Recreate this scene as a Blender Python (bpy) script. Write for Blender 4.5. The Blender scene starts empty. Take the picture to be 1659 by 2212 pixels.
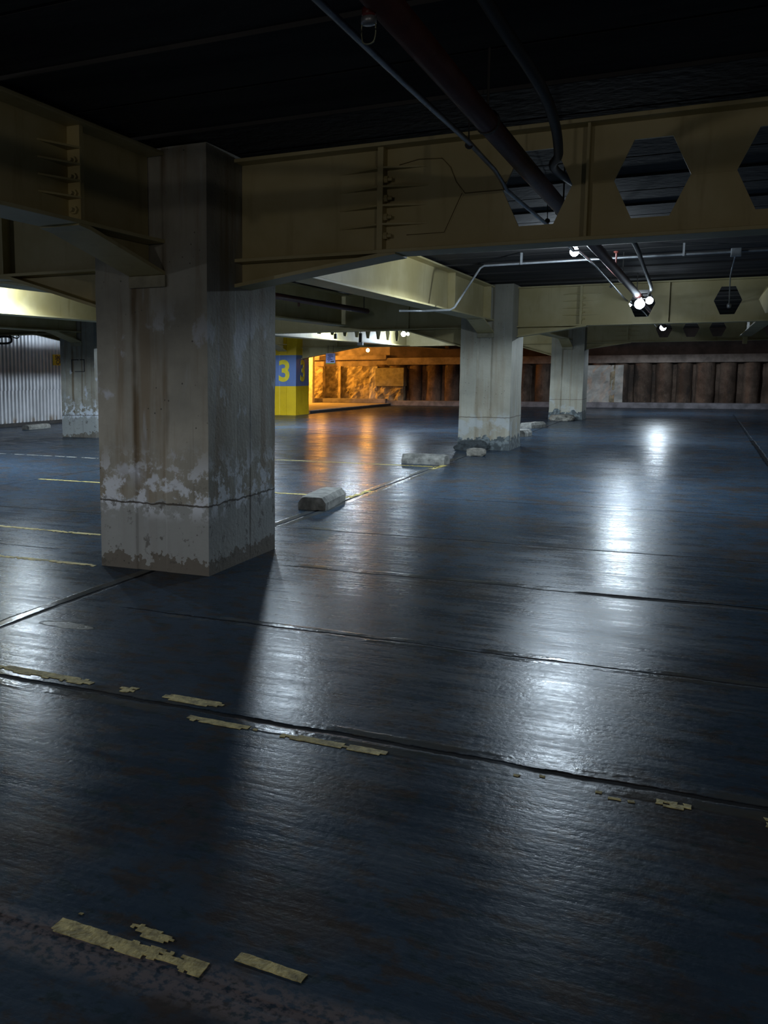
import bpy, bmesh, math, random
from mathutils import Vector, Matrix, noise
random.seed(7)
C = bpy.context.scene.collection
PI = math.pi

# ------------------------------------------------------------------ node helper
class N:
    """tiny wrapper: arithmetic on shader sockets"""
    def __init__(s, t, sock): s.t, s.s = t, sock
    def _m(s, op, *o, clamp=False):
        n = s.t.nodes.new('ShaderNodeMath'); n.operation = op; n.use_clamp = clamp
        for i, v in enumerate((s,) + o):
            if isinstance(v, N): s.t.links.new(v.s, n.inputs[i])
            else: n.inputs[i].default_value = v
        return N(s.t, n.outputs[0])
    def __add__(s, o): return s._m('ADD', o)
    def __sub__(s, o): return s._m('SUBTRACT', o)
    def __mul__(s, o): return s._m('MULTIPLY', o)
    def __truediv__(s, o): return s._m('DIVIDE', o)
    def __rsub__(s, o): return (s * -1.0) + o
    __radd__ = __add__; __rmul__ = __mul__
    def abs(s): return s._m('ABSOLUTE')
    def mn(s, o): return s._m('MINIMUM', o)
    def mx(s, o): return s._m('MAXIMUM', o)
    def gt(s, o): return s._m('GREATER_THAN', o)
    def lt(s, o): return s._m('LESS_THAN', o)
    def sm(s, a, b):
        n = s.t.nodes.new('ShaderNodeMapRange'); n.interpolation_type = 'SMOOTHSTEP'
        s.t.links.new(s.s, n.inputs[0])
        n.inputs[1].default_value = a; n.inputs[2].default_value = b
        return N(s.t, n.outputs[0])

class Mat:
    def __init__(s, name, rough=.6, metal=0., col=(.5, .5, .5), spec=.5):
        s.m = bpy.data.materials.new(name); s.m.use_nodes = True
        s.t = s.m.node_tree; s.b = s.t.nodes['Principled BSDF']
        s.b.inputs['Roughness'].default_value = rough; s.b.inputs['Metallic'].default_value = metal
        s.b.inputs['Base Color'].default_value = (*col, 1)
        s.b.inputs['Specular IOR Level'].default_value = spec
        g = s.t.nodes.new('ShaderNodeNewGeometry'); s.pos = g.outputs['Position']
        tc = s.t.nodes.new('ShaderNodeTexCoord'); s.obj = tc.outputs['Object']
    def xyz(s, sock=None):
        n = s.t.nodes.new('ShaderNodeSeparateXYZ'); s.t.links.new(sock or s.pos, n.inputs[0])
        return [N(s.t, o) for o in n.outputs]
    def noise(s, scale=(1, 1, 1), detail=4, rough=.55, sock=None, off=(0, 0, 0)):
        mp = s.t.nodes.new('ShaderNodeMapping'); s.t.links.new(sock or s.pos, mp.inputs[0])
        if not isinstance(scale, tuple): scale = (scale,) * 3
        mp.inputs['Scale'].default_value = scale; mp.inputs['Location'].default_value = off
        n = s.t.nodes.new('ShaderNodeTexNoise'); n.inputs['Scale'].default_value = 1
        n.inputs['Detail'].default_value = detail; n.inputs['Roughness'].default_value = rough
        s.t.links.new(mp.outputs[0], n.inputs['Vector'])
        return N(s.t, n.outputs['Fac'])
    def voro(s, scale, sock=None):
        n = s.t.nodes.new('ShaderNodeTexVoronoi'); n.inputs['Scale'].default_value = scale
        s.t.links.new(sock or s.pos, n.inputs['Vector'])
        return N(s.t, n.outputs['Distance'])
    def mix(s, f, a, b):
        n = s.t.nodes.new('ShaderNodeMix'); n.data_type = 'RGBA'
        if isinstance(f, N): s.t.links.new(f.s, n.inputs[0])
        else: n.inputs[0].default_value = f
        for i, v in ((6, a), (7, b)):
            if isinstance(v, tuple): n.inputs[i].default_value = (*v, 1)
            else: s.t.links.new(v, n.inputs[i])
        return n.outputs[2]
    def color(s, c): s.t.links.new(c, s.b.inputs['Base Color'])
    def rough(s, r): s.t.links.new(r.s, s.b.inputs['Roughness'])
    def bump(s, h, strength=.4, dist=.02):
        n = s.t.nodes.new('ShaderNodeBump'); n.inputs['Strength'].default_value = strength
        n.inputs['Distance'].default_value = dist
        s.t.links.new(h.s, n.inputs['Height']); s.t.links.new(n.outputs[0], s.b.inputs['Normal'])

# ------------------------------------------------------------------ materials
def m_steel():
    m = Mat('cream_steel_paint', .5)
    n = m.noise(1.6, 5); d = m.noise((9, 9, 1.2), 4)
    c = m.mix(n.sm(.35, .7), (.49, .41, .19), (.61, .53, .29))
    c = m.mix(d.sm(.56, .8) * .45, c, (.28, .20, .07))
    m.color(c); m.bump(m.noise(14, 3), .12, .01)
    return m.m
def m_concrete(kind):
    m = Mat('concrete_' + kind, .8)
    x, y, z = m.xyz(); n1 = m.noise(2.2, 6); st = m.noise((5, 5, .4), 5, .6); st2 = m.noise((22, 22, .5), 3, .6, off=(3, 1, 0))
    fine = m.noise(26, 4); ox, oy, oz = m.xyz(m.obj)
    c = m.mix(n1.sm(.3, .7), (.28, .275, .235), (.42, .405, .345))
    c = m.mix(st.sm(.47, .66) * .6, c, (.21, .150, .08))
    c = m.mix(st2.sm(.62, .74) * .55, c, (.11, .09, .06))
    c = m.mix(m.noise((5, 5, .9), 4, .6, off=(9, 4, 2)).sm(.58, .72) * .6, c, (.44, .48, .52))
    rust = (1 - ((ox + .615 + (n1 - .5) * .03).abs()).sm(.010, .045)).mx((1 - ((ox + .355 + (n1 - .5) * .05).abs()).sm(.010, .040)) * .7) * m.noise((2, 2, .8), 4, .6, off=(6, 2, 5)).sm(.36, .55) * oy.lt(.02)
    c = m.mix(rust * .8, c, (.13, .085, .035))
    wob = m.noise(5, 5, .6, off=(1, 7, 3)) - .5
    zz = z + wob * .35
    if kind == 'rough':
        skim = zz.lt(.53)
        c = m.mix(skim * .75, c, (.34, .37, .38))
        crust = (m.noise(6.5, 7, .68, off=(5, 2, 8)).sm(.485, .56)) * (z.sm(.36, .52) * (1 - z.sm(.62, 1.02)))
        c = m.mix(crust * .9, c, (.72, .78, .86))
        blob = m.noise((2.4, 2.4, 1.7), 6, .6, off=(2.2, 6.1, 1.3)).sm(.575, .63) * z.sm(.6, .8) * (1 - z.sm(1.7, 2.1))
        c = m.mix(blob * .7, c, (.60, .65, .74))
        crack = (z + (m.noise(9, 3) - .5) * .05 - .52).abs().lt(.007)
        c = m.mix(crack * .9, c, (.05, .04, .03))
        dirt = (z + wob * .5 + (fine - .5) * .12).lt(.10)
        c = m.mix(dirt * .75, c, (.10, .075, .045))
        dk = m.noise(7, 6, .7, off=(8, 8, 1)).sm(.57, .63) * (1 - z.sm(.5, .8))
        c = m.mix(dk * .7, c, (.085, .08, .065))
    else:
        c = m.mix(.35, c, (.50, .485, .39))
        pat = m.noise(3, 5, .6, off=(4, 2, 6)).sm(.5, .6) * (1 - z.sm(.55, .8))
        c = m.mix(pat * .6, c, (.48, .53, .56))
        crack = (z + (m.noise(9, 3) - .5) * .03 - .62).abs().lt(.008)
        c = m.mix(crack * .7, c, (.08, .06, .04))
        dmg = (z + wob * .55).lt(.24)
        c = m.mix(dmg * .9, c, m.mix(m.noise(11, 5).sm(.45, .6), (.045, .065, .08), (.16, .20, .22)))
        if kind == 'light':
            c = m.mix(.0, c, (0, 0, 0))
    pit = m.voro(17).lt(.11) * m.noise(3.3, 2).sm(.5, .6)
    c = m.mix(pit * .8, c, (.05, .045, .04))
    m.color(c); m.bump(fine * .6 + n1 * .7 + st2 * .15, .35, .02)
    return m.m
def m_painted():
    m = Mat('yellow_blue_pillar_paint', .5)
    z = m.xyz()[2]; n = m.noise(3, 4)
    c = m.mix(n.sm(.3, .75), (.84, .56, .006), (.74, .48, .006))
    band = z.gt(1.01) * z.lt(2.08)
    c = m.mix(band, c, m.mix(n.sm(.3, .7), (.115, .19, .42), (.14, .22, .46)))
    c = m.mix((m.noise(8, 5, .7).sm(.62, .72)) * (1 - z.sm(.1, .45)) * .7, c, (.12, .1, .02))
    m.color(c); m.bump(m.noise(20, 3), .15, .01)
    return m.m
def m_floor():
    m = Mat('worn_blue_grey_floor', .35, spec=.03); m.b.inputs['Specular Tint'].default_value = (.38, .66, 1.0, 1)
    x, y, z = m.xyz()
    big = m.noise(.55, 5, .55); mid = m.noise((2.2, 3.6, 1), 6, .62, off=(3, 3, 0)); streak = m.noise((1.1, 15, 1), 5, .62); fine = m.noise(38, 4, .6)
    trow = m.noise((2.6, 26, 1), 4, .6, off=(1.3, .2, 0))
    c = m.mix(big.sm(.3, .7), (.022, .039, .063), (.040, .064, .098))
    c = m.mix(mid.sm(.5, .72) * .55, c, (.044, .064, .086))
    c = m.mix(m.noise(1.25, 6, .66, off=(7, 1, 0)).sm(.50, .66) * .75, c, (.050, .040, .034))
    c = m.mix(m.noise((3.5, 5, 1), 6, .7, off=(2, 9, 0)).sm(.58, .7) * .5, c, (.008, .010, .014))
    c = m.mix(m.noise((6.5, 9, 1), 5, .65, off=(5, 5, 0)).sm(.50, .62) * .7, c, (.048, .037, .028))
    c = m.mix(m.noise((9, 14, 1), 5, .65, off=(1, 8, 0)).sm(.54, .64) * .7, c, (.020, .036, .042))
    r = (big - .5) * .22 + (mid - .5) * .28 + (trow - .5) * .20 + (streak - .5) * .22 + (fine - .5) * .20 + .275
    wob = (m.noise((2.3, 2.3, 1), 5, .7) - .5) * .085 + (m.noise((14, 14, 1), 3, .6) - .5) * .02
    h = trow * .14 + mid * .45 + fine * .20 + streak * .22
    dark = None; lip = None
    def seg(v, a, b): return v.sm(a, a + .12) * (1 - v.sm(b - .12, b))
    brk = m.noise((.9, .9, 1), 3, .6, off=(4, 0, 0))
    # joints that run left to right: position, half width, from x, to x, strength
    J = [(-4.2, .018, -3, 8, .45), (-2.51, .021, -6, 9, 1), (-1.07, .011, -.1, 9, .95), (.60, .014, .3, 9, 1), (.60, .045, 2.45, 9, 1),
         (2.30, .017, -14, 9, 1), (.42, .012, -6, -1.6, .8), (3.55, .008, -9, -1.2, .5), (5.0, .014, .35, 9, 1), (6.3, .009, -2, 9, .6), (8.1, .008, -.4, 9, .5), (10.3, .010, -9, 9, .6),
         (12.6, .010, .2, 9, .5), (14.3, .020, 0, 9, 1), (16.4, .014, -9, 9, .5), (18.8, .02, -9, 9, .7), (21.5, .02, -9, 9, .5), (25.5, .08, -9, 9, .5), (30, .04, -9, 9, .5)]
    for (jy, w, xa, xb, s) in J:
        d = (y + wob - jy).abs()
        k = (1 - d.sm(w * .55, w * 1.25)) * seg(x, xa, xb) * s
        dark = k if dark is None else dark.mx(k)
    for (jx, w, ya, yb, s) in [(-.47, .016, -9, 30, .9), (4.22, .042, -9, 17, 1), (4.22, .03, 17, 30, .5), (-5.2, .012, -3, 30, .7), (-9.9, .012, -9, 30, .7)]:
        d = (x + wob * .7 - jx).abs()
        k = (1 - d.sm(w * .55, w * 1.25)) * seg(y, ya, yb) * s
        dark = dark.mx(k)
    dark = dark * brk.sm(.30, .42)
    # worn lips beside the joints, smoother mortar
    for (jy, o, w, xa, xb) in [(-2.51, .055, .045, -6, 9), (-1.07, .045, .035, .2, 9), (-1.07, -.045, .03, .2, 9), (.66, 0, .065, .4, 2.5), (2.30, .06, .05, -14, .2), (-2.51, -.07, .05, -6, 9)]:
        d = (y + wob - (jy + o)).abs()
        k = (1 - d.sm(w * .5, w)) * seg(x, xa, xb) * m.noise((2.6, 2.6, 1), 4, .6, off=(jy, o, 0)).sm(.40, .6)
        lip = k if lip is None else lip.mx(k)
    for (jx, o, w, ya, yb) in [(-.47, -.06, .05, -2.2, 11), (-.47, .06, .05, 2.4, 9)]:
        d = (x + wob * .7 - (jx + o)).abs()
        lip = lip.mx((1 - d.sm(w * .5, w)) * seg(y, ya, yb))
    # oval mortar patch
    e = ((x + .13 + wob * 2.5) * (x + .13 + wob * 2.5)) / .040 + ((y + 1.58 + wob * 1.6) * (y + 1.58 + wob * 1.6)) / .006
    patch = (1 - e.sm(.6, 1.0)) * mid.sm(.36, .5)
    c = m.mix(lip * .5, c, (.10, .10, .085))
    c = m.mix(patch * .85, c, (.26, .26, .235))
    c = m.mix(dark * .93, c, (.008, .007, .007))
    # dirty gravel strip near the bottom joint
    g = (1 - ((y + wob - x * .02) + 4.25).abs().sm(.04, .12)) * seg(x, .4, 5)
    c = m.mix(g * fine.sm(.38, .56) * .85, c, (.14, .122, .13))
    m.color(c)
    r = r - lip * .15 + dark * .5 + g * .3
    r = r.mx(.16).mn(.95)
    m.rough(r)
    m.bump(h * .010 + lip * .003 - dark * .03 + patch * .008, .55, 1.0)
    return m.m
def m_ceiling():
    m = Mat('sooty_ceiling', .9, spec=.1)
    n = m.noise((.5, 3, 1), 5); y = m.xyz()[1]
    m.color(m.mix(n.sm(.3, .7), (.042, .040, .041), (.070, .067, .065)))
    m.bump(m.noise(12, 4), .3, .02)
    return m.m
def m_pile():
    m = Mat('rough_brown_pile_concrete', .9)
    n = m.noise(1.1, 7, .7); k = m.noise((1.6, 1.6, .45), 6, .7, off=(3, 0, 0)); f = m.noise(11, 6, .7)
    c = m.mix(n.sm(.35, .65), (.075, .048, .034), (.20, .135, .10))
    c = m.mix(k.sm(.5, .62) * .8, c, (.045, .035, .03))
    c = m.mix(f.sm(.58, .7) * .6, c, (.25, .20, .16))
    m.color(c); m.bump(n * .8 + f * .6, .9, .06)
    return m.m
def m_simple(name, col, rough=.6, metal=0., var=.25, scale=6, bump=.2, emit=None):
    m = Mat(name, rough, metal)
    n = m.noise(scale, 5, .6)
    m.color(m.mix(n.sm(.3, .7), tuple(v * (1 - var) for v in col), tuple(min(1, v * (1 + var)) for v in col)))
    if bump: m.bump(m.noise(scale * 4, 4), bump, .01)
    if emit:
        m.b.inputs['Emission Color'].default_value = (*emit[0], 1); m.b.inputs['Emission Strength'].default_value = emit[1]
    return m.m
def m_corrugated():
    m = Mat('pale_corrugated_sheet', .5, .1)
    z = m.xyz()[2]; n = m.noise(2, 5); r = m.noise((6, 6, 1.2), 5, .65)
    c = m.mix(n.sm(.3, .7), (.42, .43, .45), (.54, .55, .58))
    c = m.mix(r.sm(.5, .62) * (1 - z.sm(.12, .34)) * .85, c, (.20, .13, .06))
    m.color(c)
    return m.m
STEEL = m_steel(); CONC_R = m_concrete('rough'); CONC_L = m_concrete('pale'); PAINT = m_painted(); FLOOR = m_floor(); CEIL = m_ceiling(); PILE = m_pile()
CORR = m_corrugated()
WELD = m_simple('grimy_weld', (.17, .13, .055), .8)
PADM = m_simple('pad_concrete', (.30, .28, .20), .85)
PIPE = m_simple('dark_red_pipe_paint', (.085, .020, .014), .55)
DUCT = m_simple('black_rubber', (.018, .017, .017), .6)
GALV = m_simple('galvanised_conduit', (.34, .36, .38), .4, .6)
DARK = m_simple('dark_iron', (.03, .028, .025), .6)
STOP = m_simple('wheel_stop_concrete', (.19, .19, .175), .85, 0, .45, 9, .6)
CAPB = m_simple('capping_beam_concrete', (.30, .25, .22), .85, 0, .35, 2.5, .5)
UPW = m_simple('upper_wall_concrete', (.09, .065, .055), .9, 0, .4, 1.6, .5)
KERB = m_simple('kerb_concrete', (.22, .21, .23), .85, 0, .35, 3, .4)
PLAST = m_simple('pale_plaster', (.52, .49, .45), .85, 0, .25, 3, .5)
MASON = m_simple('patched_masonry', (.34, .29, .20), .9, 0, .5, 3.5, 1.0)
ISL = m_simple('island_screed', (.34, .32, .30), .7, 0, .25, 3, .3)
POST = m_simple('white_post_paint', (.62, .58, .50), .6)
YEL = m_simple('numeral_yellow', (.78, .62, .03), .5, 0, .1)
LINE = m_simple('worn_yellow_line_paint', (.40, .35, .15), .75, 0, .5, 22, .4)
LINEB = m_simple('yellow_bay_line_paint', (.50, .41, .12), .7, 0, .4, 16, .3)
LINE2 = m_simple('faint_whitish_line', (.42, .42, .38), .65, 0, .3, 20, .3)  # faint whitish strip on the floor
SIGNY = m_simple('yellow_sign_face', (.55, .40, .02), .5, 0, .08)
SIGNB = m_simple('lilac_sign_face', (.50, .52, .95), .5, 0, .05)
INK = m_simple('black_ink', (.012, .012, .02), .5)
INKB = m_simple('blue_ink', (.03, .04, .22), .5)
LIMEM = m_simple('lime_strip', (.35, .42, .06), .5)
CURB = m_simple('dark_plinth', (.03, .03, .03), .85)
REDC = m_simple('red_cap', (.16, .02, .015), .45)
BRASS = m_simple('wire_guard_metal', (.25, .26, .18), .35, .8)
HOUS = m_simple('lamp_housing_white', (.7, .72, .75), .4)
BULB_W = m_simple('glowing_white_bulb', (.9, .95, 1), .3, 0, 0, 1, 0, ((.72, .86, 1.0), 40))
BULB_O = m_simple('glowing_amber_bulb', (1, .8, .4), .3, 0, 0, 1, 0, ((1.0, .55, .14), 30))
ROCKD = m_simple('dark_broken_concrete', (.045, .055, .06), .9, 0, .5, 8, 1.0)  # darker tone of the broken concrete
ROCK = m_simple('broken_concrete', (.24, .23, .20), .9, 0, .5, 8, 1.0)

# ------------------------------------------------------------------ mesh helpers
def link(name, me, mat=None, parent=None, loc=(0, 0, 0), rz=0):
    o = bpy.data.objects.new(name, me); C.objects.link(o)
    if mat and not me.materials: me.materials.append(mat)
    o.location = loc; o.rotation_euler = (0, 0, rz)
    if parent: o.parent = parent
    return o
def fin(bm, name, mat=None, parent=None, smooth=False, loc=(0, 0, 0), rz=0):
    bmesh.ops.recalc_face_normals(bm, faces=bm.faces)
    me = bpy.data.meshes.new(name); bm.to_mesh(me); bm.free()
    if smooth:
        for p in me.polygons: p.use_smooth = True
    return link(name, me, mat, parent, loc, rz)
def tag(o, label, cat, group=None, kind=None):
    o['label'] = label; o['category'] = cat
    if group: o['group'] = group
    if kind: o['kind'] = kind
    return o
def struct(o): o['kind'] = 'structure'; return o
def empty(name, loc=(0, 0, 0), rz=0):
    o = bpy.data.objects.new(name, None); C.objects.link(o); o.location = loc; o.rotation_euler = (0, 0, rz); return o
def box(bm, x0, x1, y0, y1, z0, z1, bev=0):
    r = bmesh.ops.create_cube(bm, size=1)
    for v in r['verts']:
        v.co = Vector(((x0 + x1) / 2 + v.co.x * (x1 - x0), (y0 + y1) / 2 + v.co.y * (y1 - y0), (z0 + z1) / 2 + v.co.z * (z1 - z0)))
    if bev:
        es = list({e for v in r['verts'] for e in v.link_edges})
        bmesh.ops.bevel(bm, geom=es, offset=bev, segments=2, affect='EDGES', profile=.6)
    return r['verts']
def bx(*a, bev=0):
    bm = bmesh.new(); box(bm, *a, bev=bev); return bm
def prism(bm, pts, y0, y1):
    """polygon in xz pulled along y"""
    a = [bm.verts.new((p[0], y0, p[1])) for p in pts]; b = [bm.verts.new((p[0], y1, p[1])) for p in pts]
    bm.faces.new(a); bm.faces.new(b[::-1])
    for i in range(len(pts)):
        j = (i + 1) % len(pts); bm.faces.new((a[i], b[i], b[j], a[j]))
def tube(bm, pts, r, n=10, cap=True):
    pts = [Vector(p) for p in pts]; rings = []
    up = Vector((0, 0, 1))
    for i, p in enumerate(pts):
        t = (pts[min(i + 1, len(pts) - 1)] - pts[max(i - 1, 0)]).normalized()
        a = t.cross(up)
        if a.length < 1e-3: a = t.cross(Vector((1, 0, 0)))
        a.normalize(); b = t.cross(a).normalized()
        rings.append([bm.verts.new(p + (a * math.cos(q) + b * math.sin(q)) * r) for q in [2 * PI * k / n for k in range(n)]])
    for u, v in zip(rings, rings[1:]):
        for k in range(n): bm.faces.new((u[k], u[(k + 1) % n], v[(k + 1) % n], v[k]))
    if cap: bm.faces.new(rings[0][::-1]); bm.faces.new(rings[-1])
def smooth_path(pts, k=6):
    out = []; P = [Vector(p) for p in pts]
    for i in range(len(P) - 1):
        p0, p1, p2, p3 = P[max(i - 1, 0)], P[i], P[i + 1], P[min(i + 2, len(P) - 1)]
        for j in range(k):
            t = j / k
            out.append(.5 * ((2 * p1) + (p2 - p0) * t + (2 * p0 - 5 * p1 + 4 * p2 - p3) * t * t + (3 * p1 - p0 - 3 * p2 + p3) * t ** 3))
    return out + [P[-1]]
def lathe(bm, prof, n=20, cx=0, cy=0):
    rings = [[bm.verts.new((cx + r * math.cos(2 * PI * k / n), cy + r * math.sin(2 * PI * k / n), z)) for k in range(n)] for r, z in prof]
    for u, v in zip(rings, rings[1:]):
        for k in range(n): bm.faces.new((u[k], u[(k + 1) % n], v[(k + 1) % n], v[k]))
    bm.faces.new(rings[0][::-1]); bm.faces.new(rings[-1])
def rock(bm, cx, cy, cz, sx, sy, sz, seed, sub=3, amp=.28):
    r = bmesh.ops.create_icosphere(bm, subdivisions=sub, radius=1)
    for v in r['verts']:
        d = 1 + amp * noise.noise(v.co * 1.6 + Vector((seed, seed * 1.7, 0))) + amp * .4 * noise.noise(v.co * 5 + Vector((seed, 0, 3)))
        p = v.co * d
        # chunky: squash towards a box
        p = Vector([math.copysign(abs(c) ** .75, c) for c in p])
        v.co = Vector((cx + p.x * sx, cy + p.y * sy, max(.0, cz + p.z * sz)))
def text_mesh(name, body, size, mat, parent, M, depth=.004, bold=.0):
    cu = bpy.data.curves.new(name, 'FONT'); cu.body = body; cu.size = size; cu.align_x = 'CENTER'; cu.align_y = 'CENTER'
    cu.extrude = depth; cu.offset = bold
    o = bpy.data.objects.new(name, cu); C.objects.link(o)
    dg = bpy.context.evaluated_depsgraph_get(); dg.update()
    me = bpy.data.meshes.new_from_object(o.evaluated_get(dg)); bpy.data.objects.remove(o); bpy.data.curves.remove(cu)
    me.name = name; me.materials.clear(); me.transform(M)
    return link(name, me, mat, parent)

# ------------------------------------------------------------------ dimensions
L, LX, W, D = 12.286, 9.355, .95, 1.22      # bay lengths, column width and depth
ZC, ZT, ZB = 3.10, 3.07, 2.32               # ceiling, top and bottom of the beams
YB, XG = .60, -.49                          # beam and girder axes inside a column

# ------------------------------------------------------------------ shell
bm = bmesh.new(); box(bm, -14.6, 20, -20, 36.6, -.2, 0); struct(fin(bm, 'floor', FLOOR))
bm = bmesh.new(); y = -20.0
edges = [-20 + .02]
yy = -19.0
ys = [-20.]
while yy < 36.6: ys.append(yy); yy += 1.5
ys = sorted(set([round(v, 2) for v in ys] + [36.6]))
for a, b in zip(ys, ys[1:]):
    k = int(round(a * 2)) % 3
    box(bm, -14.6, 20, a + .018, b - .018, ZC + (.0, .012, .006)[k % 3], ZC + .2)
    box(bm, -14.6, 20, b - .018, b + .018, ZC + .05, ZC + .2)
    if b - a > 1.2: box(bm, -14.6, 20, a + .70, a + .715, ZC - .012, ZC + .02)
struct(fin(bm, 'ceiling', CEIL))

# far wall of bored piles
bm = bmesh.new(); box(bm, -14.6, 20, 35.35, 36.6, 0, ZC); wf = struct(fin(bm, 'wall_far', PILE))
bm = bmesh.new(); x = -9.55; pitch = .76; i = 0
while x < 18:
    r = .30 + .03 * math.sin(i * 2.3); cx = x + .04 * math.sin(i * 5.1); n = 14; nz = 8
    grid = []
    for kz in range(nz + 1):
        zz = .1 + (1.80 - .1) * kz / nz; row = []
        for k in range(n + 1):
            a = PI + PI * k / n
            rr = r * (1 + .10 * noise.noise(Vector((cx * 3 + math.cos(a) * 2, zz * 2.5, i)))) 
            row.append(bm.verts.new((cx + rr * 1.04 * math.cos(a), 35.34 + rr * .95 * math.sin(a), zz)))
        grid.append(row)
    for u, v in zip(grid, grid[1:]):
        for k in range(n): bm.faces.new((u[k], u[k + 1], v[k + 1], v[k]))
    x += pitch; i += 1
fin(bm, 'pile_face', PILE, wf, True)
bm = bx(-9.3, 20, 34.98, 35.4, 1.78, 2.09, bev=.02); fin(bm, 'capping_beam', CAPB, wf)
bm = bx(-9.2, 20, 35.15, 35.4, 2.09, ZC); fin(bm, 'upper_wall', UPW, wf)
bm = bmesh.new(); box(bm, -9.2, 20, 34.72, 35.4, 0, .225, bev=.03); k = fin(bm, 'baseboard_far', KERB); struct(k)
bm = bmesh.new()
def panel(bm, x0, x1, z0, z1, y0, y1, nx, nz, amp, seed):
    g = [[bm.verts.new((x0 + (x1 - x0) * i / nx + (0 if i in (0, nx) else .02 * noise.noise(Vector((i, j, seed)))), y0 + amp * noise.noise(Vector((i * .45, j * .45, seed))) + amp * .5 * noise.noise(Vector((i * 1.3, j * 1.3, seed + 5))), z0 + (z1 - z0) * j / nz)) for i in range(nx + 1)] for j in range(nz + 1)]
    for a, b in zip(g, g[1:]):
        for i in range(nx): bm.faces.new((a[i], a[i + 1], b[i + 1], b[i]))
    bk = [bm.verts.new(p) for p in ((x0, y1, z0), (x1, y1, z0), (x1, y1, z1), (x0, y1, z1))]
    bm.faces.new((g[0][0], *[v for v in g[0][1:]], bk[1], bk[0])); bm.faces.new((*g[-1], bk[2], bk[3]))
    bm.faces.new([r[0] for r in g] + [bk[3], bk[0]]); bm.faces.new([r[-1] for r in g] + [bk[2], bk[1]])
panel(bm, -14.4, -9.15, .2, 1.75, 35.22, 35.5, 40, 14, .14, 3)
fin(bm, 'masonry_infill', MASON, wf)
bm = bmesh.new(); box(bm, -13.2, -9.3, 34.95, 35.5, 2.02, 2.22, bev=.03); box(bm, -14.4, -9.2, 35.2, 35.5, 1.74, 2.02); box(bm, -14.4, -9.2, 35.25, 35.5, 2.22, ZC)
fin(bm, 'masonry_lintel', CAPB, wf)
bm = bmesh.new(); 
for xx in (-13.0, -12.3, -11.55): box(bm, xx, xx + .11, 35.0, 35.3, .2, 1.75)
fin(bm, 'masonry_pier', MASON, wf)
bm = bx(-9.75, -8.45, 34.80, 35.45, .85, 1.66, bev=.03); fin(bm, 'patch_slab', PADM, wf)
bm = bmesh.new(); panel(bm, -9.75, -8.5, .2, .9, 34.9, 35.4, 12, 8, .16, 9); fin(bm, 'rubble_fill', MASON, wf)
bm = bmesh.new(); panel(bm, -10.05, -9.7, .2, 1.72, 34.92, 35.4, 4, 14, .10, 15); fin(bm, 'plaster_strip', PLAST, wf)
bm = bmesh.new(); panel(bm, -1.05, .42, .225, 1.70, 34.92, 35.3, 14, 14, .07, 21); fin(bm, 'plaster_patch', PLAST, wf)
bm = bmesh.new(); panel(bm, -.05, .12, .225, 1.70, 34.90, 35.3, 3, 14, .07, 27); fin(bm, 'rust_stain_strip', MASON, wf)

# raised island behind the yellow pillar
bm = bmesh.new()
pts = [(-9.42, 26.1), (-9.0, 34.9), (-9.0, 35.2), (-14.5, 35.2), (-14.5, 26.1)]
a = [bm.verts.new((p[0], p[1], 0)) for p in pts]; b = [bm.verts.new((p[0], p[1], .11)) for p in pts]
bm.faces.new(a[::-1]); bm.faces.new(b)
for i in range(5): bm.faces.new((a[i], a[(i + 1) % 5], b[(i + 1) % 5], b[i]))
t1 = struct(fin(bm, 'trim_1', ISL))
bm = bmesh.new()
for (p, q) in (((-9.42, 26.1), (-9.0, 34.9)),):
    vs = [(p[0], p[1]), (q[0], q[1]), (q[0] + .012, q[1]), (p[0] + .012, p[1])]
    u = [bm.verts.new((*v, .0)) for v in vs]; w = [bm.verts.new((*v, .085)) for v in vs]
    bm.faces.new(u[::-1]); bm.faces.new(w)
    for i in range(4): bm.faces.new((u[i], u[(i + 1) % 4], w[(i + 1) % 4], w[i]))
fin(bm, 'kerb_face', CURB, t1)
bm = bx(-14.4, -9.2, 34.62, 35.2, .11, .30, bev=.03); fin(bm, 'kerb', KERB, t1)
p = fin(bx(-12.70, -12.48, 34.2, 34.45, .11, 2.40, bev=.012), 'post', POST)
tag(p, 'narrow pale post standing on the raised island in orange light', 'post')

# left wall of corrugated sheet
def corrugate(y0, y1, z0, z1, x, pitch=.163, dep=.052):
    bm = bmesh.new(); prof = []; y = y0
    while y < y1:
        prof += [(y, 0), (y + pitch * .38, 0), (y + pitch * .5, dep), (y + pitch * .88, dep)]; y += pitch
    rows = []
    for z in (z0, z1): rows.append([bm.verts.new((x + d, yy, z)) for yy, d in prof])
    for i in range(len(prof) - 1): bm.faces.new((rows[0][i], rows[0][i + 1], rows[1][i + 1], rows[1][i]))
    return bm
wl = struct(fin(bx(-14.6, -14.32, -20, 36, 0, ZC), 'wall_left', UPW))
fin(corrugate(-19, 30, .10, 1.05, -14.29), 'lower_sheet', CORR, wl)
fin(corrugate(-19, 30, 1.02, 2.98, -14.275), 'upper_sheet', CORR, wl)
struct(fin(bx(-14.32, -14.24, -20, 26.1, 0, .10), 'baseboard_left', CURB))
struct(fin(bx(20, 20.3, -20, 36.6, 0, ZC), 'wall_right', UPW)); struct(fin(bx(-14.6, 20, -20.3, -20, 0, ZC), 'wall_back', UPW))

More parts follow.
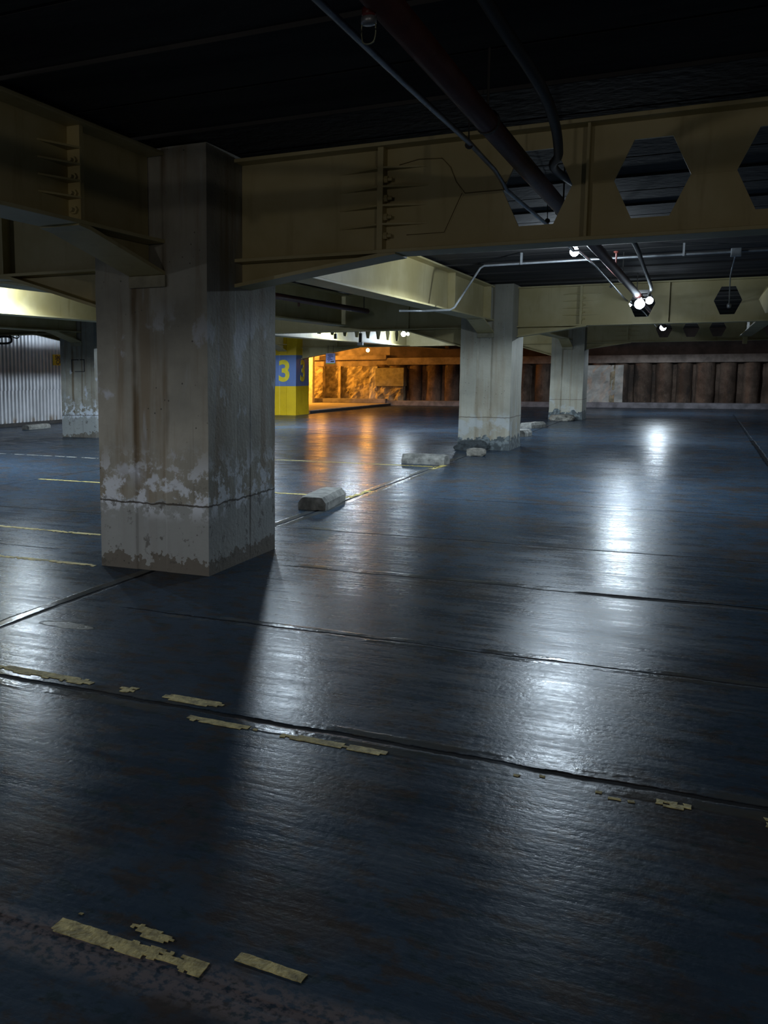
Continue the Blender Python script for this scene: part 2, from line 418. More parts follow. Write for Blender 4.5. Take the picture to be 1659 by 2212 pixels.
# ------------------------------------------------------------------ columns
def column(x0, y0, mat, label, dmg=False, group='concrete pillars'):
    """body with a shallow channel on every face where a beam lands, and a bearing pad under each beam"""
    gx0, gx1, gy0, gy1, dp = -.63, -.35, .46, .74, .009
    sec = [(-W, 0), (gx0, 0), (gx0 + .02, dp), (gx1 - .02, dp), (gx1, 0), (0, 0), (0, gy0), (-.002, gy0 + .02), (-.002, gy1 - .02), (0, gy1), (0, D), (gx1, D), (gx1 - .02, D - dp), (gx0 + .02, D - dp), (gx0, D), (-W, D), (-W, gy1), (-W + dp, gy1 - .02), (-W + dp, gy0 + .02), (-W, gy0)]
    bm = bmesh.new(); rows = []; nz = 31
    zs = [ZC * k / nz for k in range(nz + 1)]
    for z in zs:
        row = []
        for k, (x, y) in enumerate(sec):
            a = .005 if (x in (0, -W) and y in (0, D)) else .0025
            j = noise.noise(Vector((x0 + k * 1.7, y0, z * 2.2))) * a * 1.6
            bulge = 0
            if dmg and z < .3: bulge = .015 * (1 - z / .3)
            sx = -1 if x < -W / 2 else 1; sy = -1 if y < D / 2 else 1
            row.append(bm.verts.new((x + (j + bulge) * sx, y + (j + bulge) * sy, z)))
        rows.append(row)
    n = len(sec)
    for u, v in zip(rows, rows[1:]):
        for k in range(n): bm.faces.new((u[k], u[(k + 1) % n], v[(k + 1) % n], v[k]))
    bm.faces.new(rows[0][::-1]); bm.faces.new(rows[-1])
    o = fin(bm, 'concrete_column', mat, None, False, (x0, y0, 0))
    tag(o, label, 'pillar', group)
    padm = mat if mat is PAINT else PADM
    fin(bx(gx0 - .01, gx1 + .02, -.025, .02, 2.12, 2.205, bev=.006), 'bearing_pad', padm, o)
    fin(bx(gx0 - .01, gx1 + .02, D - .02, D + .025, 2.12, 2.205, bev=.006), 'bearing_pad', padm, o)
    return o
c1 = column(0, 0, CONC_R, 'large weathered concrete pillar in the foreground with flaking white patches')
c2 = column(0, L, CONC_L, 'pale concrete pillar behind the wheel stops with broken dark base', True)
c3 = column(0, 2 * L, CONC_L, 'pale concrete pillar farthest back on the right, before the pile wall', True)
c0 = column(-LX, L, CONC_R, 'brownish concrete pillar at left in front of the corrugated wall')
c5 = column(-LX, 2 * L, PAINT, 'yellow and blue painted pillar bearing the number 3')
# numerals on the painted pillar, on the face towards the camera and on its right side
Rf = Matrix.Rotation(PI / 2, 4, 'X')
text_mesh('numeral', '3', 1.0, YEL, c5, Matrix.Translation((-.44, -.004, 1.50)) @ Rf @ Matrix.Diagonal((.95, 1, 1, 1)), .004, .03)
text_mesh('numeral', '3', 1.0, YEL, c5, Matrix.Translation((.004, .62, 1.50)) @ Matrix.Rotation(PI / 2, 4, 'Z') @ Rf @ Matrix.Diagonal((.95, 1, 1, 1)), .004, .03)
bm = bmesh.new()
for a in ((-.64, -.62, 1.53, 1.82), (-.29, -.27, 1.53, 1.82), (-.62, -.44, 1.80, 1.82), (-.40, -.29, 1.80, 1.82), (-.55, -.29, 1.53, 1.545)): box(bm, a[0], a[1], -.004, .01, a[2], a[3])
fin(bm, 'painted_square_outline', INK, c0)
# grout over the foreground bearing pad
fin(bx(-.60, -.38, -.004, .03, 2.205, 2.23), 'grout_lip', PADM, c1)

# ------------------------------------------------------------------ steel beams
def strip_prism(bm, poly, t):
    prism(bm, poly, -t / 2, t / 2)
def beam(name, length, loc, rz, label, z0=ZB, z1=ZT, holes=(), h0=None, h1=None, splices=(), stiffs=(), group=None, gus=(1, 1), bolts=True, hw=.44, hh=.48, cat='beam', seam=True):
    o = empty(name, loc, rz); tag(o, label, cat, group)
    t, fw, ft = .022, .30, .026
    zm = (z0 + z1) / 2
    bm = bmesh.new(); x = 0; a0, a1 = z0 + ft, z1 - ft
    for h in sorted(holes):
        xa, xb = h - hw / 2 - .10, h + hw / 2 + .10
        if xa > x + .001: strip_prism(bm, [(x, a0), (xa, a0), (xa, a1), (x, a1)], t)
        TL, TR, BL, BR, Lp, Rp = (h - hw * .25, zm + hh / 2), (h + hw * .25, zm + hh / 2), (h - hw * .25, zm - hh / 2), (h + hw * .25, zm - hh / 2), (h - hw / 2, zm), (h + hw / 2, zm)
        for poly in ([(xa, a1), TL, TR, (xb, a1)], [(xa, a0), (xb, a0), BR, BL], [(xa, zm), Lp, TL, (xa, a1)], [(xa, a0), BL, Lp, (xa, zm)], [Rp, (xb, zm), (xb, a1), TR], [BR, (xb, a0), (xb, zm), Rp]):
            strip_prism(bm, poly, t)
        x = xb
    strip_prism(bm, [(x, a0), (length, a0), (length, a1), (x, a1)], t)
    fin(bm, 'web', STEEL, o)
    fin(bx(0, length, -fw / 2, fw / 2, z1 - ft, z1, bev=.004), 'top_flange', STEEL, o)
    fin(bx(0, length, -fw / 2, fw / 2, z0, z0 + ft, bev=.004), 'bottom_flange', STEEL, o)
    for h, end in ((h0, 0), (h1, 1)):
        if not h: continue
        ln, dr = h
        f = (lambda x: x) if not end else (lambda x: length - x)
        b2 = bmesh.new(); pl = [(f(0), z0), (f(ln), z0), (f(0), z0 - dr)]
        strip_prism(b2, pl, t)
        hp = fin(b2, 'haunch_plate', STEEL, o)
        b2 = bmesh.new(); pl = [(f(0), z0 - dr), (f(ln), z0), (f(ln + .12), z0 - .001), (f(ln + .12), z0 - .012), (f(ln), z0 - ft), (f(0), z0 - dr - ft)]
        prism(b2, pl, -fw / 2, fw / 2); fin(b2, 'haunch_flange', STEEL, o)
    for s in splices:
        fin(bx(s - .02, s + .02, -fw / 2 + .045, fw / 2 - .045, z0 + ft, z1 - ft), 'splice_plate', STEEL, o)
        for k in range(4):
            zz = z1 - .17 - k * (z1 - z0 - .22) / 4.15
            for sg, on in ((-1, gus[0]), (1, gus[1])):
                if not on: continue
                b2 = bmesh.new()
                for side in (-1,):
                    v = [(s + sg * .02, side * .011), (s + sg * .33, side * .011), (s + sg * .02, side * .112)]
                    lo = [b2.verts.new((p[0], p[1], zz)) for p in v]; hi = [b2.verts.new((p[0], p[1], zz + .012)) for p in v]
                    b2.faces.new(lo); b2.faces.new(hi[::-1])
                    for i in range(3): b2.faces.new((lo[i], lo[(i + 1) % 3], hi[(i + 1) % 3], hi[i]))
                fin(b2, 'gusset', STEEL, o)
            if bolts:
                b2 = bmesh.new(); sg = 1 if gus[1] else -1
                zb = zz - .07
                tube(b2, [(s + sg * .02, -.065, zb), (s + sg * .045, -.065, zb)], .026, 6)
                tube(b2, [(s + sg * .045, -.065, zb), (s + sg * .075, -.065, zb)], .013, 8)
                fin(b2, 'bolt', STEEL, o)
    for s in stiffs:
        fin(bx(s - .008, s + .008, -fw / 2 + .03, -t / 2, z0 + ft, z1 - ft), 'stiffener', STEEL, o)
    if seam:
        hs = sorted(holes)
        for a, b in zip(hs, hs[1:]):
            if b - a < 1.0:
                fin(bx(a + hw / 2 + .01, b - hw / 2 - .01, -t / 2 - .004, -t / 2, zm - .004, zm + .004), 'weld_seam', STEEL, o)
    return o
RH = (1.12, .16); LH = (1.18, .36)
LEN = LX - W
hexA = [2.15, 2.84, 3.53, 4.22, 4.91, 5.60, 6.29]
A = beam('castellated_beam', LEN, (0, YB, 0), 0, 'nearest castellated beam, running right from the foreground pillar with large hexagonal openings', holes=hexA, h0=RH, h1=RH, splices=(1.11,), stiffs=(2.47,))
# plated-over opening left of the first hole
bm = bmesh.new()
pl = [(1.30, 2.945), (1.54, 2.93), (1.655, 2.70), (1.90, 2.70), (1.90, 2.50), (1.52, 2.455), (1.30, 2.455)]
prism(bm, [(1.30, 2.945), (1.54, 2.935), (1.67, 2.69), (1.55, 2.44), (1.30, 2.44)], -.015, -.011); fin(bm, 'welded_cover_plate', STEEL, A)
for pth in ([(1.22, 2.93), (1.36, 2.955), (1.52, 2.945), (1.58, 2.88), (1.62, 2.78), (1.68, 2.70), (1.93, 2.70)], [(1.66, 2.70), (1.545, 2.45), (1.28, 2.45)]):
    bm = bmesh.new(); tube(bm, [(x, -.0155, z) for x, z in pth], .0032, 6); fin(bm, 'weld_seam', WELD, A)
B = beam('castellated_beam', LEN, (0, L + YB, 0), 0, 'second castellated beam to the right, starting from the pillar with the broken base', holes=[2.16, 3.53, 4.22, 4.91], h0=RH, h1=RH, splices=(1.13,), stiffs=(2.6,))
Cb = beam('castellated_beam', LEN, (0, 2 * L + YB, 0), 0, 'third and farthest castellated beam to the right, with a row of three dark hexagonal holes', holes=[2.13, 2.85, 3.54, 4.9], h0=RH, h1=RH, splices=(1.14,), stiffs=(4.3,))
A2 = beam('haunched_beam', LEN, (-LX, YB, 0), 0, 'dark haunched beam passing behind the upper left of the foreground pillar', h0=RH, h1=LH, splices=(), stiffs=(LEN - 1.28,))
B2 = beam('haunched_beam', LEN, (-LX, L + YB, 0), 0, 'olive haunched beam seen between the two nearest pillars, red pipe ending at it', h0=RH, h1=LH, stiffs=(LX - 2.12,))
C2 = beam('haunched_beam', LEN, (-LX, 2 * L + YB, 0), 0, 'far haunched beam joined to the yellow and blue pillar, lilac sign hanging from it', h0=(1.9, .34), h1=LH, splices=(1.3,), gus=(1, 1))
B3 = beam('haunched_beam', 14.24 - LX - W, (-14.24, L + YB, 0), 0, 'short beam between the brownish pillar and the corrugated wall', z0=2.44, h1=(1.0, .22), splices=(14.24 - LX - W - 1.05,), gus=(1, 0))
# girders along the depth; local front face looks to the right
GZ = 2.43
def girder(x, y0, y1, label, name='girder', **k):
    return beam(name, y1 - y0, (x, y0, 0), PI / 2, label, z0=GZ, **k)
GH = (.85, .20)
G0 = girder(XG, -7.5, 0, 'big girder coming towards the camera at upper left, ending on the foreground pillar', h1=(.95, .20), splices=(7.5 - .96,), gus=(1, 0))
G1 = girder(XG, D, L, 'brightly lit girder between the foreground pillar and the pale pillar with broken base', h0=GH, h1=GH, splices=(), stiffs=(8.0,))
for zz in [2.50 + .062 * k for k in range(9)]:
    for q in (0,):
        b2 = bmesh.new(); xx = L - D - .28 + (.05 if int(round(zz * 100)) % 2 else -.03)
        tube(b2, [(xx, -.012, zz), (xx, -.045, zz)], .026, 6); fin(b2, 'bolt', STEEL, G1)
fin(bx(L - D - .34, L - D - .325, -.15, -.012, GZ + .03, ZT - .03), 'end_plate', STEEL, G1)
G2 = girder(XG, L + D, 2 * L, 'distant girder between the two pale pillars', h0=GH, h1=GH)
G3 = girder(XG, 2 * L + D, 34.9, 'farthest girder running from the last pale pillar to the pile wall', h0=GH)
G4 = girder(XG - LX, D, L, 'girder joined to the front of the brownish pillar at far left', h0=GH, h1=GH)
G5 = girder(XG - LX, L + D, 2 * L, 'girder running back from the brownish pillar to the yellow and blue pillar', h0=GH, h1=GH)
S1 = girder(-6.75, YB + .16, L + YB - .16, 'glaring cream beam lit almost white, seen at the left edge', name='secondary_beam')
S2 = girder(-3.52, YB + .16, L + YB - .16, 'secondary beam with stepped flange beside the dark red pipe in the left bay', name='secondary_beam')
S3 = beam('secondary_beam', L - .32, (-5.62, L + YB + .16, 0), PI / 2, 'pale castellated beam with a row of small dark openings beyond the red pipe bay', holes=[.9 + 1.0 * k for k in range(11)], hh=.46, hw=.50)
S4 = girder(4.24, L + YB + .16, 2 * L + YB - .16, 'beam at far right edge running back behind the second castellated beam', name='secondary_beam')
S5 = girder(-6.75, 2 * L + YB + .16, 35.1, 'farthest pale beam over the orange lit corner', name='secondary_beam', holes=[1.2 + .78 * k for k in range(9)], hh=.36, hw=.40)

# ------------------------------------------------------------------ pipes, conduits
pr = empty('sprinkler_pipe', (2.15, 0, 0)); tag(pr, 'thick dark red sprinkler pipe under the ceiling, passing through the first hexagonal opening', 'pipe')
bm = bmesh.new(); tube(bm, [(0, -7.5, 2.76), (0, 0, 2.74), (.02, 12.6, 2.74), (.02, 24.3, 2.74)], .054, 16); fin(bm, 'pipe_run', PIPE, pr, True)
for yy in (-3.9, -1.05, 1.9, 5.0, 8.2, 11.4, 16, 20):
    bm = bmesh.new(); tube(bm, [(0, yy, 2.79), (0, yy, ZC)], .007, 6); tube(bm, [(.0, yy - .015, 2.745), (.0, yy + .015, 2.745)], .062, 14); fin(bm, 'pipe_hanger', DARK, pr)
sp = empty('sprinkler_head'); sp.parent = pr; sp.location = (-.035, -2.86, 0)
bm = bmesh.new(); tube(bm, [(.02, 0, 2.74), (0, 0, 2.70)], .014, 10); tube(bm, [(0, 0, 2.715), (0, 0, 2.685)], .024, 12)
fin(bm, 'red_drop_fitting', REDC, sp, True)
bm = bmesh.new(); lathe(bm, [(.012, 2.69), (.027, 2.685), (.027, 2.665), (.016, 2.66)], 14); fin(bm, 'chrome_collar', GALV, sp, True)
bm = bmesh.new(); tube(bm, smooth_path([(-.024, 0, 2.668), (-.025, 0, 2.635), (-.018, 0, 2.607), (0, 0, 2.600), (.018, 0, 2.607), (.025, 0, 2.635), (.024, 0, 2.668)]), .003, 6, True); fin(bm, 'wire_guard', BRASS, sp, True)
# small sprinkler on the far part
for (yy, nm) in ((7.0, 'upright_spray_nozzle'),):
    bm = bmesh.new(); tube(bm, [(0, yy, 2.79), (0, yy, 2.95)], .012, 8); lathe(bm, [(.01, 2.95), (.035, 2.97), (.03, 2.98)], 12, 0, yy); fin(bm, nm, PIPE, pr)

cd = empty('lamp_conduit', (1.95, 0, 0)); tag(cd, 'thin galvanised conduit left of the red pipe, leading through the first opening to the lamps', 'conduit')
bm = bmesh.new(); tube(bm, [(0, -7.5, 2.74), (.01, -1.9, 2.745), (.01, -.6, 2.76), (0, .2, 2.755), (-.01, .52, 2.735), (0, .62, 2.70), (-.01, 3.0, 2.74), (-.04, 4.7, 2.75), (-.06, 5.3, 2.82), (-.08, 7.5, 2.86), (-.04, 12.4, 2.74), (0, 17, 2.80), (0, 24.2, 2.74)], .014, 10); fin(bm, 'conduit_run', GALV, cd, True)
for yy, xx in ((-3.2, 0), (-.55, .0), (2.5, 0), (4.6, -.04), (9.6, -.06)):
    bm = bmesh.new(); tube(bm, [(xx, yy, 2.755), (xx - .01, yy, ZC)], .004, 6); tube(bm, [(xx, yy - .012, 2.755), (xx, yy + .012, 2.755)], .021, 10); fin(bm, 'hanger_wire', DARK, cd)

hd = tag(fin((lambda b: (tube(b, smooth_path([(2.42, -7.5, 2.95), (2.36, -4.0, 2.93), (2.39, -2.4, 2.87), (2.46, -1.5, 2.78), (2.44, -.8, 2.76), (2.37, -.1, 2.75), (2.26, .62, 2.80), (2.36, 2.2, 2.85), (2.46, 5, 2.86), (2.42, 8, 2.86), (2.40, 10.6, 2.80), (2.28, 12.6, 2.82), (2.30, 13.9, 2.78)], 7), .026, 12), b)[1])(bmesh.new()), 'flexible_hose', DUCT, None, True), 'black flexible hose curving right of the red pipe into the first opening', 'hose')

cx = empty('cross_conduit', (0, 7.6, 0)); tag(cx, 'slim pale conduit crossing the ceiling left to right, bent down under the lit girder', 'conduit')
bm = bmesh.new(); tube(bm, [(-.80, 0, 2.375), (-.42, 0, 2.360), (-.06, 0, 2.365), (0, 0, 2.40), (.345, 0, 2.925), (.40, 0, 2.955), (2.2, 0, 2.96), (8.6, 0, 2.96)], .016, 10); fin(bm, 'conduit_run', GALV, cx, True)
bm = bmesh.new(); box(bm, 3.43, 3.55, -.06, .06, 2.90, 3.0, bev=.01); fin(bm, 'junction_box', GALV, cx)
bm = bmesh.new(); tube(bm, [(3.49, .05, 2.95), (3.50, 3.0, 2.93), (3.55, 5.25, 2.62)], .009, 8); fin(bm, 'drop_conduit', GALV, cx, True)
bm = bmesh.new(); lathe(bm, [(.02, 2.56), (.035, 2.58), (.035, 2.62), (.015, 2.65)], 12, 3.55, 5.25); fin(bm, 'end_fitting', GALV, cx, True)
for xx in (.9, 2.9, 5.2):
    fin(bx(xx - .012, xx + .012, -.03, .03, 2.94, ZC), 'saddle_clip', GALV, cx)

rp = empty('red_branch_pipe', (-2.82, 0, 0)); tag(rp, 'dark red branch pipe in the left bay, seen right behind the foreground pillar', 'pipe')
bm = bmesh.new(); tube(bm, [(-.12, 1.0, 2.69), (0, 12.3, 2.69)], .05, 14); fin(bm, 'pipe_run', PIPE, rp, True)
bm = bmesh.new(); tube(bm, [(-.045, 8.8, 2.66), (-.045, 8.8, 2.58)], .018, 8); fin(bm, 'spray_nozzle', PIPE, rp)
for yy in (2.0, 5.0, 12.1):
    bm = bmesh.new(); q = -.12 + .12 * (yy - 1) / 11.3; tube(bm, [(q, yy, 2.70), (q, yy, ZC)], .008, 6); fin(bm, 'pipe_hanger', DARK, rp)
wc = fin((lambda b: (tube(b, [(-2.95, 7.9, 3.08), (-2.92, 7.95, 2.88), (-3.05, 7.95, 2.745)], .012, 8), b)[1])(bmesh.new()), 'white_drop_conduit', HOUS, None, True)
tag(wc, 'short white conduit dropping onto the red branch pipe beside the foreground pillar', 'conduit')

# hose loop, and an unseen tray added to shade the corrugated wall
hl = empty('hanging_hose_loop', (-12.3, L + YB - .2, 0)); tag(hl, 'black hose looped under the short beam at the left edge', 'hose')
bm = bmesh.new(); P = []
for k in range(25):
    a = 2 * PI * k / 24; P.append((math.copysign(abs(math.cos(a)) ** .7, math.cos(a)) * .24, 0, 2.325 + math.copysign(abs(math.sin(a)) ** .7, math.sin(a)) * .085))
tube(bm, P, .028, 10, False); fin(bm, 'hose', DUCT, hl, True)
bm = bmesh.new(); tube(bm, smooth_path([(.16, .02, 2.44), (.30, .02, 2.38), (.40, .02, 2.36), (.46, .02, 2.40), (.42, .02, 2.44)]), .014, 8); fin(bm, 'loose_end', DUCT, hl, True)
ct = empty('added_shade_tray', (-12.7, 0, .15)); tag(ct, 'unseen dark tray added under the lamp to shade the corrugated wall', 'shade tray')
bm = bmesh.new(); box(bm, -.36, .30, 13.3, 24, 2.40, 2.415); box(bm, -.36, -.345, 13.3, 24, 2.40, 2.43); box(bm, .285, .30, 13.3, 24, 2.40, 2.47); fin(bm, 'tray', DARK, ct)
for yy in (14, 17, 20, 23):
    for xx in (-.35, .29):
        bm = bmesh.new(); tube(bm, [(xx, yy, 2.41), (xx, yy, ZC - .15)], .006, 6); fin(bm, 'tray_hanger', DARK, ct)

for xx, zb, lab in ((-5.18, 2.33, 'dark drop hanger, left of two beyond the red branch pipe'), (-4.52, 2.23, 'dark drop hanger with a small pale box, right of two beyond the red branch pipe')):
    o = empty('drop_hanger', (xx, 17.0, 0)); tag(o, lab, 'hanger', 'drop hangers beyond the red branch pipe')
    fin(bx(-.035, .035, -.03, .03, zb, 2.46, bev=.004), 'bracket', DARK, o)
    bm = bmesh.new(); tube(bm, [(0, 0, 2.46), (0, 0, ZC)], .01, 8); fin(bm, 'rod', DARK, o)
    if zb < 2.3: fin(bx(-.07, .07, -.04, .04, 2.155, zb, bev=.006), 'pale_box', HOUS, o)
fin(bx(-.05 + L - .5, .05 + L - .5, -.06, .06, 2.22, GZ - .001, bev=.01), 'end_bracket', STEEL, S4)

# ------------------------------------------------------------------ signs
sg = empty('hanging_sign', (-8.25, 2 * L + YB - .17, 0)); tag(sg, 'small lilac notice hanging from the far beam in front of the orange wall', 'sign')
fin(bx(-.17, .17, -.008, .008, 1.80, 2.13), 'sign_panel', SIGNB, sg)
fin(bx(-.17, .17, -.010, .008, 1.765, 1.80), 'lime_edge', LIMEM, sg)
for k, (a, b, zz) in enumerate([(-.10, .08, 2.07), (-.08, .10, 2.02), (-.11, .02, 1.97), (-.12, .07, 1.92), (-.10, -.02, 1.87)]): fin(bx(a, b, -.011, -.008, zz - .012, zz + .012), 'text_line', INKB, sg)
fin(bx(.00, .13, -.011, -.008, 1.83, 1.87), 'dark_block', INK, sg)
for xx in (-.1, .1):
    bm = bmesh.new(); tube(bm, [(xx, 0, 2.13), (xx, 0, 2.40)], .006, 6); fin(bm, 'hanging_wire', DARK, sg)
ys_ = empty('wall_sign', (-14.228, 17.62, 0)); tag(ys_, 'yellow sign with black lettering on the corrugated wall, half hidden by the pillar', 'sign')
fin(bx(-.01, .01, -.37, .37, 1.74, 2.06), 'sign_panel', SIGNY, ys_)
Ms = lambda z: Matrix.Translation((.012, .0, z)) @ Matrix.Rotation(PI / 2, 4, 'Z') @ Rf
text_mesh('lettering', 'SMALL', .185, INK, ys_, Ms(1.965), .002, .006); text_mesh('lettering', 'CARS', .185, INK, ys_, Ms(1.825), .002, .006)

# ------------------------------------------------------------------ wheel stops and rubble
def wheel_stop(length, w, h, loc, rz, label, seed):
    bm = bmesh.new(); n = 14; rows = []
    for i in range(n + 1):
        y = length * i / n
        e = min(i, n - i); k = .94 if e == 0 else 1
        sec = [(-w / 2, 0), (w / 2, 0), (w / 2, h * .55), (w / 2 - .045, h * .97), (w / 2 - .085, h), (-w / 2 + .085, h), (-w / 2 + .045, h * .95), (-w / 2, h * .55)]
        rows.append([bm.verts.new((p[0] * k + .010 * noise.noise(Vector((i * .7, q, seed))), y + (.012 * noise.noise(Vector((q, 2, seed))) if e == 0 else 0), max(0, p[1] * (1 if p[1] == 0 else k) + (.010 * noise.noise(Vector((i * .8, q * 3, seed + 4))) if p[1] else 0)))) for q, p in enumerate(sec)])
    for u, v in zip(rows, rows[1:]):
        for k in range(8): bm.faces.new((u[k], u[(k + 1) % 8], v[(k + 1) % 8], v[k]))
    bm.faces.new(rows[0][::-1]); bm.faces.new(rows[-1])
    o = fin(bm, 'wheel_stop', STOP, None, False, loc, rz); tag(o, label, 'wheel stop', 'concrete wheel stops'); return o
wheel_stop(.95, .33, .148, (-.55, 3.50, 0), math.radians(6), 'nearest wheel stop, concrete block lying beside the foreground pillar', 1)
wheel_stop(.72, .30, .155, (-.42, 9.16, 0), math.radians(90 - 5), 'second wheel stop, turned sideways in front of the pale pillar', 2)
wheel_stop(.60, .34, .15, (-.50, 16.35, 0), math.radians(-6), 'lower of two wheel stops just right of the pale pillar with broken base', 3)
wheel_stop(.95, .36, .14, (-.86, 19.65, 0), math.radians(-14), 'upper and farther of two wheel stops behind the pale pillar with broken base', 4)
wheel_stop(.95, .26, .125, (-13.0, 14.3, 0), 0, 'pale wheel stop at the foot of the corrugated wall', 5)
bm = bmesh.new(); rock(bm, -.33, 10.98, .05, .17, .15, .09, 3.1); o = fin(bm, 'concrete_chunk', ROCK); tag(o, 'broken concrete lump at the foot of the pillar behind the wheel stops', 'rubble')
bm = bmesh.new(); rock(bm, -.64, 12.10, .05, .30, .13, .13, 8.2, 4, .42); o = fin(bm, 'spalled_footing', ROCKD); tag(o, 'dark broken footing swelling out at the left base of the second pillar', 'rubble')
bm = bmesh.new(); rock(bm, -.50, 24.1, .06, .36, .42, .13, 5.5, 3, .25); o = fin(bm, 'concrete_chunk', ROCK); tag(o, 'rough rubble at the base of the farthest pale pillar', 'rubble')

# ------------------------------------------------------------------ painted lines (flaking)
def flaky(p0, p1, w, wear, seed, label, mat=LINE, cell=.022, z=.003, group='worn bay lines'):
    """thin coat of paint: cells worn away leave ragged islands"""
    p0 = Vector(p0); p1 = Vector(p1); d = p1 - p0; ln = d.length; d.normalize(); nrm = Vector((-d.y, d.x))
    nx = max(2, int(ln / cell)); ny = max(3, int(w / (cell * .7)))
    bm = bmesh.new(); vs = {}
    def vert(i, j):
        if (i, j) not in vs:
            q = p0 + d * (ln * i / nx + .35 * cell * noise.noise(Vector((i * 1.9, j * 1.3, seed)))) + nrm * (w * (j / ny - .5) + .3 * cell * noise.noise(Vector((i * 1.3, j * 2.1, seed + 9))))
            vs[(i, j)] = bm.verts.new((q.x, q.y, z))
        return vs[(i, j)]
    for i in range(nx):
        for j in range(ny):
            e = abs((j + .5) / ny - .5) * 2
            v = noise.fractal(Vector((i * cell * 4.5, j * cell * 7, seed)), .9, 2.1, 5) + .45 * noise.noise(Vector((i * cell * 22, j * cell * 26, seed))) + .25 * noise.noise(Vector((i * .7, j * .9, seed)))
            if v * .62 + .5 - .30 * e ** 2 < wear: continue
            bm.faces.new((vert(i, j), vert(i + 1, j), vert(i + 1, j + 1), vert(i, j + 1)))
    if not bm.faces: vert(0, 0); bm.faces.new((vert(0, 0), vert(1, 0), vert(1, 1), vert(0, 1)))
    r = bmesh.ops.extrude_face_region(bm, geom=bm.faces[:])
    for v in [g for g in r['geom'] if isinstance(g, bmesh.types.BMVert)]: v.co.z = .0005
    o = fin(bm, 'bay_line', mat); tag(o, label, 'line marking', group); return o
flaky((1.68, -4.145), (2.14, -4.145), .062, .27, 3, 'short flaking yellow line in the bottom left foreground, largest of the near flakes', cell=.0115)
flaky((2.19, -4.055), (2.38, -4.065), .038, .14, 5, 'small yellow paint remnant to the right of the largest near flake', cell=.0115)
flaky((1.35, -4.07), (2.10, -4.06), .06, .60, 7, 'scattered yellow paint crumbs along the bottom left joint', cell=.0115)['kind'] = 'stuff'
flaky((-.1, -2.40), (1.35, -2.42), .075, .40, 11, 'faded yellow line above the long joint in the lower left')
flaky((1.25, -2.61), (2.15, -2.62), .05, .34, 13, 'faded yellow line just below the long joint in the lower centre')
flaky((2.5, -2.62), (5.2, -2.60), .12, .58, 14, 'broken yellow traces below the long joint at the lower right')['kind'] = 'stuff'
flaky((-2.7, -.03), (-.98, -.04), .07, .38, 17, 'pale yellow line ending at the left foot of the foreground pillar', mat=LINEB)
flaky((-4.3, 1.21), (-1.0, 1.15), .075, .32, 19, 'faded yellow line meeting the left side of the foreground pillar, above the pale one', mat=LINEB)
flaky((-5.2, 4.74), (-.49, 4.68), .075, .22, 23, 'yellow bay line passing behind the nearest wheel stop', mat=LINEB)
flaky((-.52, 4.60), (-.50, 5.35), .085, .30, 29, 'short yellow stroke along the joint behind the nearest wheel stop', mat=LINEB)
flaky((-6.6, 9.00), (-.42, 8.72), .09, .2, 31, 'yellow bay line running left from the second wheel stop', mat=LINEB)
flaky((-.46, 8.35), (-.42, 9.0), .10, .28, 37, 'short yellow stroke at the foot of the second wheel stop', mat=LINEB)
flaky((-9.0, 8.0), (-5.9, 7.82), .07, .50, 41, 'faint whitish line left of the foreground pillar', LINE2)

# ------------------------------------------------------------------ lamps
def point(loc, power, col, r=.07):
    l = bpy.data.lights.new('lamp_light', 'POINT'); l.energy = power; l.color = col; l.shadow_soft_size = r
    o = bpy.data.objects.new('lamp_light', l); C.objects.link(o); o.location = loc; return o
WHITE = (.74, .88, 1.0); AMBER = (1.0, .40, .045); WARM = (1.0, .92, .82)
def lamp(x, y, z, label, mat=BULB_W, power=60, spot=0, ang=167, col=WHITE, r=.075, twin=None, top=ZC):
    """bare bulb: a little light all round, most of it thrown down by the shallow reflector"""
    o = empty('pendant_lamp', (x, y, 0)); tag(o, label, 'lamp', 'bare lamps under the ceiling')
    bm = bmesh.new(); tube(bm, [(0, 0, z + r * .9), (0, 0, top)], .009, 8); fin(bm, 'stem', DARK, o)
    bm = bmesh.new(); lathe(bm, [(.022, min(top, z + r + .05)), (.034, min(top, z + r + .04) - .004), (.036, z + r * .85), (.02, z + r * .8)], 14); fin(bm, 'socket', HOUS, o, True)
    n = 9
    def globe(cx, cy, cz, rr):
        bm = bmesh.new(); prof = [(max(.004, rr * math.sin(PI * k / n)), cz - rr * math.cos(PI * k / n)) for k in range(n)] + [(rr * .35, cz + rr)]
        lathe(bm, prof, 18, cx, cy); fin(bm, 'bulb', mat, o, True)
    globe(0, 0, z, r)
    if twin:
        dx, dy, dz, rr = twin; globe(dx, dy, z + dz, rr)
        bm = bmesh.new(); za = min(z + r + .05, top - .02); tube(bm, [(dx, dy, z + dz + rr * .9), (dx * .9, dy * .9, za), (0, 0, za)], .008, 8); fin(bm, 'side_arm', DARK, o)
    if power:
        pl = point((0, 0, z - r - .03), power, col, r); pl.parent = o
    if spot:
        l = bpy.data.lights.new('lamp_light', 'SPOT'); l.energy = spot; l.color = col; l.shadow_soft_size = r; l.spot_size = math.radians(ang); l.spot_blend = .12
        so = bpy.data.objects.new('lamp_light', l); C.objects.link(so); so.location = (0, 0, z - r - .02); so.parent = o
    return o
lamp(1.71, 6.5, 2.945, 'bright white lamp hanging just under the nearest castellated beam, beside the red pipe', r=.055, power=110, spot=420)
lamp(2.215, 11.15, 2.575, 'large glaring white twin lamp hung under the red pipe before the second castellated beam', r=.080, power=0, spot=70, twin=(.145, .0, .052, .058), top=2.684)
lamp(1.72, 16.4, 2.90, 'white lamp glimpsed through the first hole of the second castellated beam', r=.05, power=70, spot=280)
